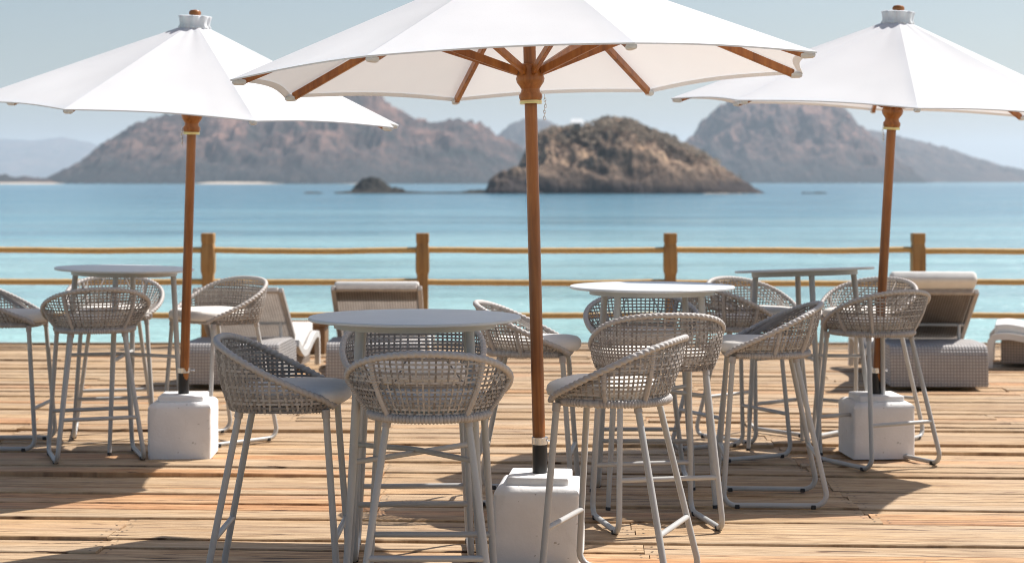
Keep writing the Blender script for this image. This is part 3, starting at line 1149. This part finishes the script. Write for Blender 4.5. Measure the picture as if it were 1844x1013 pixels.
def make_umbrella(seed, corner_deg, rim_z, tip=0.0):
    """local origin at the foot of the pole; rim_z = height of the rim above it"""
    rg = random.Random(seed)
    um = empty('umbrella')
    angs = [math.radians(corner_deg + 45 * k) for k in range(8)]       # measured from -Y towards +X
    dirs = [Vector((math.sin(a), -math.cos(a), 0)) for a in angs]
    mb = MB()
    nr, nj = 26, 14
    for k in range(8):
        d0, d1 = dirs[k], dirs[(k + 1) % 8]
        ph = [rg.uniform(0, 10) for _ in range(4)]
        vs, fs = [], []
        for i in range(nr + 1):
            t = i / nr
            r = UA + (UR - UA) * t
            for j in range(nj + 1):
                s = j / nj
                mid = math.sin(PI * s)
                p = d0.lerp(d1, s) * r
                scal = 1 - 0.032 * mid * t ** 3
                p = p * scal
                z = canopy_z(r) - 0.010 * mid * math.sin(PI * min(1, t * 1.0)) * 1.6 + (1 - scal) * UH * 0.9
                z += 0.0022 * math.sin(s * PI * 5 + ph[2]) * mid * (1 - t) ** 2
                # soft pulls that run from the corners into the cloth
                for (sc, q) in ((0.0, ph[0]), (1.0, ph[1])):
                    ds = abs(s - sc)
                    fade = max(0.0, 1 - ds * 2.2) * t ** 5 * min(1.0, ds * 14)
                    z += 0.016 * (1 - t ** 14) * fade * math.sin(ds * 38 * (1.2 - 0.2 * t) + q)
                z += 0.006 * noise.noise(Vector((p.x * 2.6, p.y * 2.6, seed * 3.1 + k))) * mid * (1 - t ** 6)
                vs.append((p.x, p.y, rim_z + z))
        n_ = nj + 1
        for i in range(nr):
            for j in range(nj):
                fs.append((i * n_ + j, i * n_ + j + 1, (i + 1) * n_ + j + 1, (i + 1) * n_ + j))
        mb.add(vs, fs)
        # hem folded under the edge
        hv, hf = [], []
        last = vs[nr * n_:]
        for (x, y, z) in last:
            v = Vector((x, y, 0)); rr0 = v.length
            for (dr, dz) in ((0.0, -0.0005), (0.001, -0.006), (0.030, 0.006)):
                q = v * ((rr0 - dr) / rr0)
                hv.append((q.x, q.y, z + dz if dr < 0.01 else z - 0.004 + dr * UH / (UR - UA)))
        for j in range(nj):
            for e in range(2):
                hf.append((j * 3 + e, j * 3 + e + 1, (j + 1) * 3 + e + 1, (j + 1) * 3 + e))
        mb.add(hv, hf)
    can = mb.build('canopy', M['canvas'], um, angle=55)
    # pockets that take the rib ends
    for k in range(8):
        d = dirs[k]
        sd = Vector((-d.y, d.x, 0))
        mb = MB()
        o = d * (UR - 0.036) + Vector((0, 0, rim_z - 0.011))
        mb.box(o, (0.034, 0.058, 0.024), Matrix((sd, d, Vector((0, 0, 1)))).transposed(), 0.012, 2)
        mb.build('pocket', M['canvas'], can)
    # pleated collar
    mb = MB()
    n = 72
    prof = [(0.082, -0.012), (0.090, -0.002), (0.080, 0.012), (0.083, 0.040), (0.088, 0.060), (0.078, 0.064), (0.030, 0.060)]
    ph = rg.uniform(0, 6)
    mb.lathe(prof, n, (0, 0, rim_z + UH), lambda th, z: 1 + 0.075 * math.sin(9 * th + ph) * (0.5 + 6 * max(0, z)) * 1.3 + 0.03 * math.sin(17 * th + 2 * ph))
    mb.build('collar', M['canvas'], can, angle=70)
    mb = MB()
    mb.lathe([(0.022, 0.05), (0.026, 0.066), (0.034, 0.072), (0.034, 0.084), (0.026, 0.094), (0.006, 0.098)], 20, (0, 0, rim_z + UH))
    mb.build('finial', M['teak'], um)
    # pole
    mb = MB()
    mb.tube([(0, 0, 0.0), (0, 0, 0.8), (0, 0, 1.2), (0, 0, rim_z + UH + 0.05)], 0.0262, 24)
    mb.build('pole', M['teak'], um)
    # hub that slides on the pole
    mb = MB()
    mb.lathe([(0.030, -0.108), (0.044, -0.102), (0.049, -0.090), (0.048, -0.078), (0.040, -0.068), (0.038, -0.055), (0.046, -0.042), (0.056, -0.028), (0.060, -0.012),
              (0.056, 0.0), (0.050, 0.01), (0.050, 0.045), (0.040, 0.050), (0.030, 0.050)], 32, (0, 0, rim_z))
    hub = mb.build('hub', M['teak'], um)
    mb = MB()
    mb.lathe([(0.030, -0.117), (0.046, -0.117), (0.047, -0.110), (0.046, -0.103), (0.030, -0.103)], 32, (0, 0, rim_z))
    mb.build('brass_ring', M['brass'], hub)
    mb = MB()
    mb.lathe([(0.03, -0.075), (0.058, -0.07), (0.06, -0.03), (0.05, -0.02), (0.03, -0.02)], 24, (0, 0, rim_z + UH - 0.005))
    mb.build('top_hub', M['teak'], um)
    for k in range(8):
        d = dirs[k]
        Z = Vector((0, 0, 1))
        ofs = 0.030
        mb = MB()
        a = d * 0.05 + Z * (rim_z + canopy_z(0.05) - ofs - 0.01)
        b_ = d * (UR - 0.050) + Z * (rim_z + canopy_z(UR - 0.050) - 0.024)
        mb.bar(a, b_, 0.021, 0.034)
        mb.build('rib', M['teak'], um, angle=20)
        mb = MB()
        sd = Vector((-d.y, d.x, 0))
        for e in (-1, 1):
            a = d * 0.052 + Z * (rim_z + 0.018) + sd * 0.0
            b_ = d * 0.60 + Z * (rim_z + canopy_z(0.60) - ofs - 0.020)
            if e == -1:
                mb.bar(a, b_, 0.019, 0.032)
        mb.build('strut', M['teak'], um, angle=20)
    if tip:                       # the canopy sits a little askew on its pole
        for o in [c for c in um.children if c.name.split('.')[0] in ('canopy', 'rib', 'strut')] + list(can.children):
            for v in o.data.vertices:
                v.co.z += tip * v.co.x * min(1.0, math.hypot(v.co.x, v.co.y) / 0.3)
    # retaining chain beside the hub
    mb = MB()
    cx = 0.058 if seed == 2 else -0.05
    for k in range(8):
        z = rim_z - 0.09 - 0.0125 * k
        M3 = (1, 0) if k % 2 else (0, 1)
        pts = [(cx + 0.0045 * M3[0] * math.cos(t * PI / 4) + 0.002 * k * (1 if cx > 0 else -1) * (0.5 if k < 4 else -0.2), -0.02 + 0.0045 * M3[1] * math.cos(t * PI / 4), z + 0.0085 * math.sin(t * PI / 4)) for t in range(8)]
        mb.tube(pts, 0.0014, 5, closed=True)
    mb.build('chain', M['steel'], um)
    return um


def make_base():
    bs = empty('umbrella_stand')
    bm = bmesh.new()
    bmesh.ops.create_cube(bm, size=1.0)
    for v in bm.verts:
        v.co = Vector((v.co.x * 0.350, v.co.y * 0.350, v.co.z * 0.312 + 0.156))
    tops = [e for e in bm.edges if all(v.co.z > 0.2 for v in e.verts)]
    bmesh.ops.bevel(bm, geom=tops, offset=0.038, segments=6, profile=0.5, affect='EDGES')
    ve = [e for e in bm.edges if abs(e.verts[0].co.z - e.verts[1].co.z) > 0.15]
    bmesh.ops.bevel(bm, geom=ve, offset=0.016, segments=3, profile=0.5, affect='EDGES')
    bmesh.ops.subdivide_edges(bm, edges=[e for e in bm.edges if e.calc_length() > 0.1], cuts=8, use_grid_fill=True)
    for v in bm.verts:
        n = v.normal if v.normal.length > 0 else Vector((0, 0, 1))
        q = noise.noise(v.co * 11) * 0.0025 + noise.noise(v.co * 34) * 0.0012
        v.co += Vector((v.co.x, v.co.y, 0)).normalized() * q if v.co.z < 0.29 else Vector((0, 0, q * .6))
    mb = MB(); mb.bm(bm)
    mb.build('block', M['plaster'], bs, angle=50)
    mb = MB(); mb.box((0, 0, 0.325), (0.255, 0.255, 0.040), bev=0.009, seg=3)
    mb.build('plinth', M['plaster'], bs, angle=50)
    mb = MB(); mb.tube([(0, 0, 0.335), (0, 0, 0.47)], 0.031, 24)
    mb.build('socket', M['black_tube'], bs)
    mb = MB(); mb.lathe([(0.0315, 0.462), (0.0335, 0.463), (0.0335, 0.492), (0.0315, 0.493)], 28)
    cl = mb.build('clamp', M['steel'], bs)
    mb = MB(); mb.tube([(0.033, -0.004, 0.478), (0.060, -0.006, 0.478)], 0.0035, 8)
    mb.tube([(0.058, -0.006, 0.478), (0.063, -0.006, 0.478)], 0.0075, 8)
    mb.build('screw', M['steel'], cl)
    return bs


# x, y, lean (dx/dz, dy/dz), corner angle, rim height, base turn
UMB = [(-1.860, 10.38, 0.037, -0.040, -20.5, 1.935, 2.0, 'left white canvas umbrella on a teak pole, seen whole with its pleated top'),
       (0.115, 7.57, -0.024, 0.030, 16.6, 1.992, -5.5, 'nearest white canvas umbrella, its teak ribs showing from below'),
       (2.062, 10.38, 0.050, -0.040, -6.0, 1.962, 4.0, 'right white canvas umbrella on a leaning teak pole, cut off by the right edge')]
BASE_LAB = ['white plaster block base of the left umbrella, its side bright in the sun',
            'large white plaster block base of the central umbrella at the bottom edge',
            'shaded plaster block base of the right umbrella behind a stool frame']
proto_base = make_base()
for i, (x, y, lx, ly, ca_, rz_, bt, lab) in enumerate(UMB):
    z0 = 0.345
    um = make_umbrella(i + 1, ca_, rz_ - z0, (-0.024, 0.014, 0.0)[i])
    um.location = (x, y, z0)
    axis = Vector((lx, ly, 1)).normalized()
    um.rotation_mode = 'QUATERNION'
    um.rotation_quaternion = Vector((0, 0, 1)).rotation_difference(axis)
    tag(um, lab, 'umbrella', 'white canvas umbrellas with teak poles')
    bs = proto_base if i == 0 else copy_tree(proto_base)
    bs.location = (x, y, 0.006)
    bs.rotation_euler.z = math.radians(bt)
    tag(bs, BASE_LAB[i], 'umbrella stand', 'white plaster umbrella stands')

# ------------------------------------------------------------------ sun loungers
def extrude_profile(name, top, bot, hw, mat, parent, bev=0.0):
    """band between the curves top and bot (lists of (y, z)), hw half width; UVs in metres"""
    me = bpy.data.meshes.new(name)
    n = len(top)
    vs, fs, uv = [], [], []
    for sx in (-hw, hw):
        for (y, z) in top: vs.append((sx, y, z))
        for (y, z) in bot: vs.append((sx, y, z))
    o = 2 * n
    ln = [0.0]
    for a, b_ in zip(top[:-1], top[1:]):
        ln.append(ln[-1] + math.hypot(b_[0] - a[0], b_[1] - a[1]))

    def F(idx, uvq):
        fs.append(idx); uv.append(uvq)
    for i in range(n - 1):
        F((i, i + 1, o + i + 1, o + i), [(0, ln[i]), (0, ln[i + 1]), (2 * hw, ln[i + 1]), (2 * hw, ln[i])])
        F((n + i, o + n + i, o + n + i + 1, n + i + 1), [(0, ln[i]), (2 * hw, ln[i]), (2 * hw, ln[i + 1]), (0, ln[i + 1])])
        F((i, n + i, n + i + 1, i + 1), [(top[i][0], top[i][1]), (bot[i][0], bot[i][1]), (bot[i + 1][0], bot[i + 1][1]), (top[i + 1][0], top[i + 1][1])])
        F((o + i, o + i + 1, o + n + i + 1, o + n + i), [(top[i][0], top[i][1]), (top[i + 1][0], top[i + 1][1]), (bot[i + 1][0], bot[i + 1][1]), (bot[i][0], bot[i][1])])
    for i, fl in ((0, False), (n - 1, True)):
        F((i, o + i, o + n + i, n + i) if not fl else (i, n + i, o + n + i, o + i),
          [(0, top[i][1]), (2 * hw, top[i][1]), (2 * hw, bot[i][1]), (0, bot[i][1])] if not fl else [(0, top[i][1]), (0, bot[i][1]), (2 * hw, bot[i][1]), (2 * hw, top[i][1])])
    me.from_pydata(vs, [], fs)
    l = me.uv_layers.new(name='UVMap')
    flat = []
    for q in uv:
        for p in q: flat.extend(p)
    l.data.foreach_set('uv', flat)
    me.materials.append(mat)
    me.polygons.foreach_set('use_smooth', [True] * len(me.polygons))
    me.set_sharp_from_angle(angle=math.radians(40))
    ob = bpy.data.objects.new(name, me)
    C.objects.link(ob)
    ob.parent = parent
    if bev:
        md = ob.modifiers.new('soft', 'BEVEL')
        md.width = bev; md.segments = 3; md.limit_method = 'ANGLE'; md.angle_limit = math.radians(40)
    return ob


def smooth_curve(pts, n=40):
    out = []
    m = len(pts)
    for k in range(n + 1):
        t = k / n * (m - 1)
        i = min(int(t), m - 2)
        f = t - i
        p0, p1, p2, p3 = pts[max(i - 1, 0)], pts[i], pts[i + 1], pts[min(i + 2, m - 1)]
        out.append(tuple(0.5 * ((2 * p1[q]) + (-p0[q] + p2[q]) * f + (2 * p0[q] - 5 * p1[q] + 4 * p2[q] - p3[q]) * f * f + (-p0[q] + 3 * p1[q] - 3 * p2[q] + p3[q]) * f ** 3) for q in (0, 1)))
    return out


def make_lounger(label, pad=0.0, ang=42.0, seat_pad=True):
    """origin on the floor under the head end, feet towards +Y"""
    lo = empty('sun_lounger')
    tag(lo, label, 'sun lounger', 'wicker sun loungers facing the sea')
    hw = 0.36
    # head-end base: a waterfall curve of wicker
    top = smooth_curve([(0.0, 0.03), (0.004, 0.22), (0.022, 0.295), (0.075, 0.335), (0.30, 0.340), (0.62, 0.330), (0.80, 0.27)], 36)
    bot = [(0.03 + 0.77 * i / 36, 0.03 if i < 34 else 0.08) for i in range(37)]
    extrude_profile('head_base', top, bot, hw, M['wicker_grey'], lo, 0.012)
    # seat: dips, then rises to the knees
    sc = smooth_curve([(0.80, 0.270), (0.95, 0.205), (1.12, 0.165), (1.30, 0.180), (1.50, 0.235), (1.68, 0.268), (1.80, 0.258)], 36)
    extrude_profile('seat_panel', [(y, z + 0.014) for y, z in sc], [(y, z - 0.014) for y, z in sc], hw - 0.02, M['wicker_grey'], lo)
    bt = [(y, max(0.06, z - 0.04)) for y, z in sc]
    extrude_profile('foot_base', [(y, z - 0.025) for y, z in sc[:-3]], [(y, 0.04) for y, z in sc[:-3]], hw - 0.05, M['wicker_brown'], lo)
    for s in (-1, 1):
        mb = MB()
        path = [(hw * s, y, z) for y, z in sc] + [(hw * s, 1.83, 0.225), (hw * s, 1.84, 0.12), (hw * s, 1.842, 0.004)]
        mb.strip([Vector(p) for p in path], [(1, 0, 0)] * len(path), 0.055, 0.04)
        mb.build('side_frame', M['lounger_frame'], lo, angle=50)
    # backrest
    A = math.radians(ang)
    hy, hz, L = 0.80, 0.325, 0.66
    d = Vector((0, -math.cos(A), math.sin(A)))
    nrm = Vector((0, math.sin(A), math.cos(A)))
    br = empty('backrest', (0, hy, hz), 0, lo)
    br.rotation_euler = (PI - A, 0, 0)
    # local frame of the backrest: +Y runs up the back, -Z is the side the sitter leans on
    mb = MB()
    mb.add([(-hw + .045, 0, 0), (hw - .045, 0, 0), (hw - .045, L, 0), (-hw + .045, L, 0)], [(0, 1, 2, 3)])
    pn = mb.build('back_panel', M['wicker_open'], br, smooth=False)
    pu = pn.data.uv_layers.new(name='UVMap')
    pu.data.foreach_set('uv', [0, 0, 2 * hw, 0, 2 * hw, L, 0, L])
    mb = MB()
    for s in (-1, 1):
        mb.bar((s * (hw - 0.03), -0.02, 0), (s * (hw - 0.03), L + 0.012, 0), 0.036, 0.046, (0, 0, 1), 0.006)
    mb.bar((-(hw - 0.05), L + 0.006, 0), ((hw - 0.05), L + 0.006, 0), 0.034, 0.044, (0, 0, 1), 0.006)
    mb.build('back_frame', M['wicker_flat'], br)
    mb = MB()
    mb.tube([(-(hw - .05), L * .36, 0.026), ((hw - .05), L * .36, 0.026)], 0.012, 8)
    mb.build('cross_bar', M['frame'], br)
    if pad >= 0:
        y0 = 0.02 if pad > 0.03 else L - 0.16
        mb = MB()
        mb.box((0, (y0 + L + pad) / 2, -0.068 if pad > 0.03 else -0.045), (2 * hw - 0.07, L + pad - y0, 0.10 if pad > 0.03 else 0.055), bev=0.035 if pad > .03 else 0.022, seg=4)
        mb.build('back_cushion', M['cushion'], br, angle=60)
    for s in (-1, 1):
        a = Vector((s * (hw - .09), hy, hz)) + d * (L * .38) + Vector((0, 0, 0)) - nrm * 0.03
        mb = MB()
        mb.tube([a, (s * (hw - .09), a.y + 0.02, 0.33)], 0.012, 8)
        mb.build('support_strut', M['lounger_frame'], lo)
    if seat_pad:
        cu = [(y, z + 0.014) for y, z in sc[3:]]
        extrude_profile('seat_cushion', [(y, z + 0.085) for y, z in cu], cu, hw - 0.035, M['cushion'], lo, 0.03)
    return lo


M['wicker_flat'] = speckled('wicker_frame', (0.38, 0.33, 0.29), 0.15, 25, 0.6, 0.4, 0.003)
LNG = [(-2.10, 13.68, -3.0, 'wicker sun lounger behind the left umbrella pole, its white foot cushion showing', -0.04, 36),
       (-1.035, 13.72, 0.0, 'wicker sun lounger with raised back right behind the nearest table top', 0.010, 37.5),
       (3.155, 13.52, -1.5, 'wicker sun lounger by the right umbrella with a thick white cushion over its back', 0.13, 36),
       (5.82, 15.00, 74.0, 'wicker sun lounger seen side on at the right edge of the deck', 0.0, 44)]
for (x, y, a, lab, pad, ang) in LNG:
    o = make_lounger(lab, pad, ang)
    o.location = (x, y, 0.004)
    o.rotation_euler.z = math.radians(a)

# folded towel and small timber box beside the left lounger
mb = MB()
mb.box((0, 0, 0.125), (0.34, 0.34, 0.25), bev=0.012)
mb.box((0, 0, 0.265), (0.40, 0.40, 0.032), bev=0.008)
bx = mb.build('side_table', M['box_wood'])
bx.location = (-1.84, 16.55, 0.004)
tag(bx, 'small brown timber side table beyond the left lounger near the railing', 'side table')
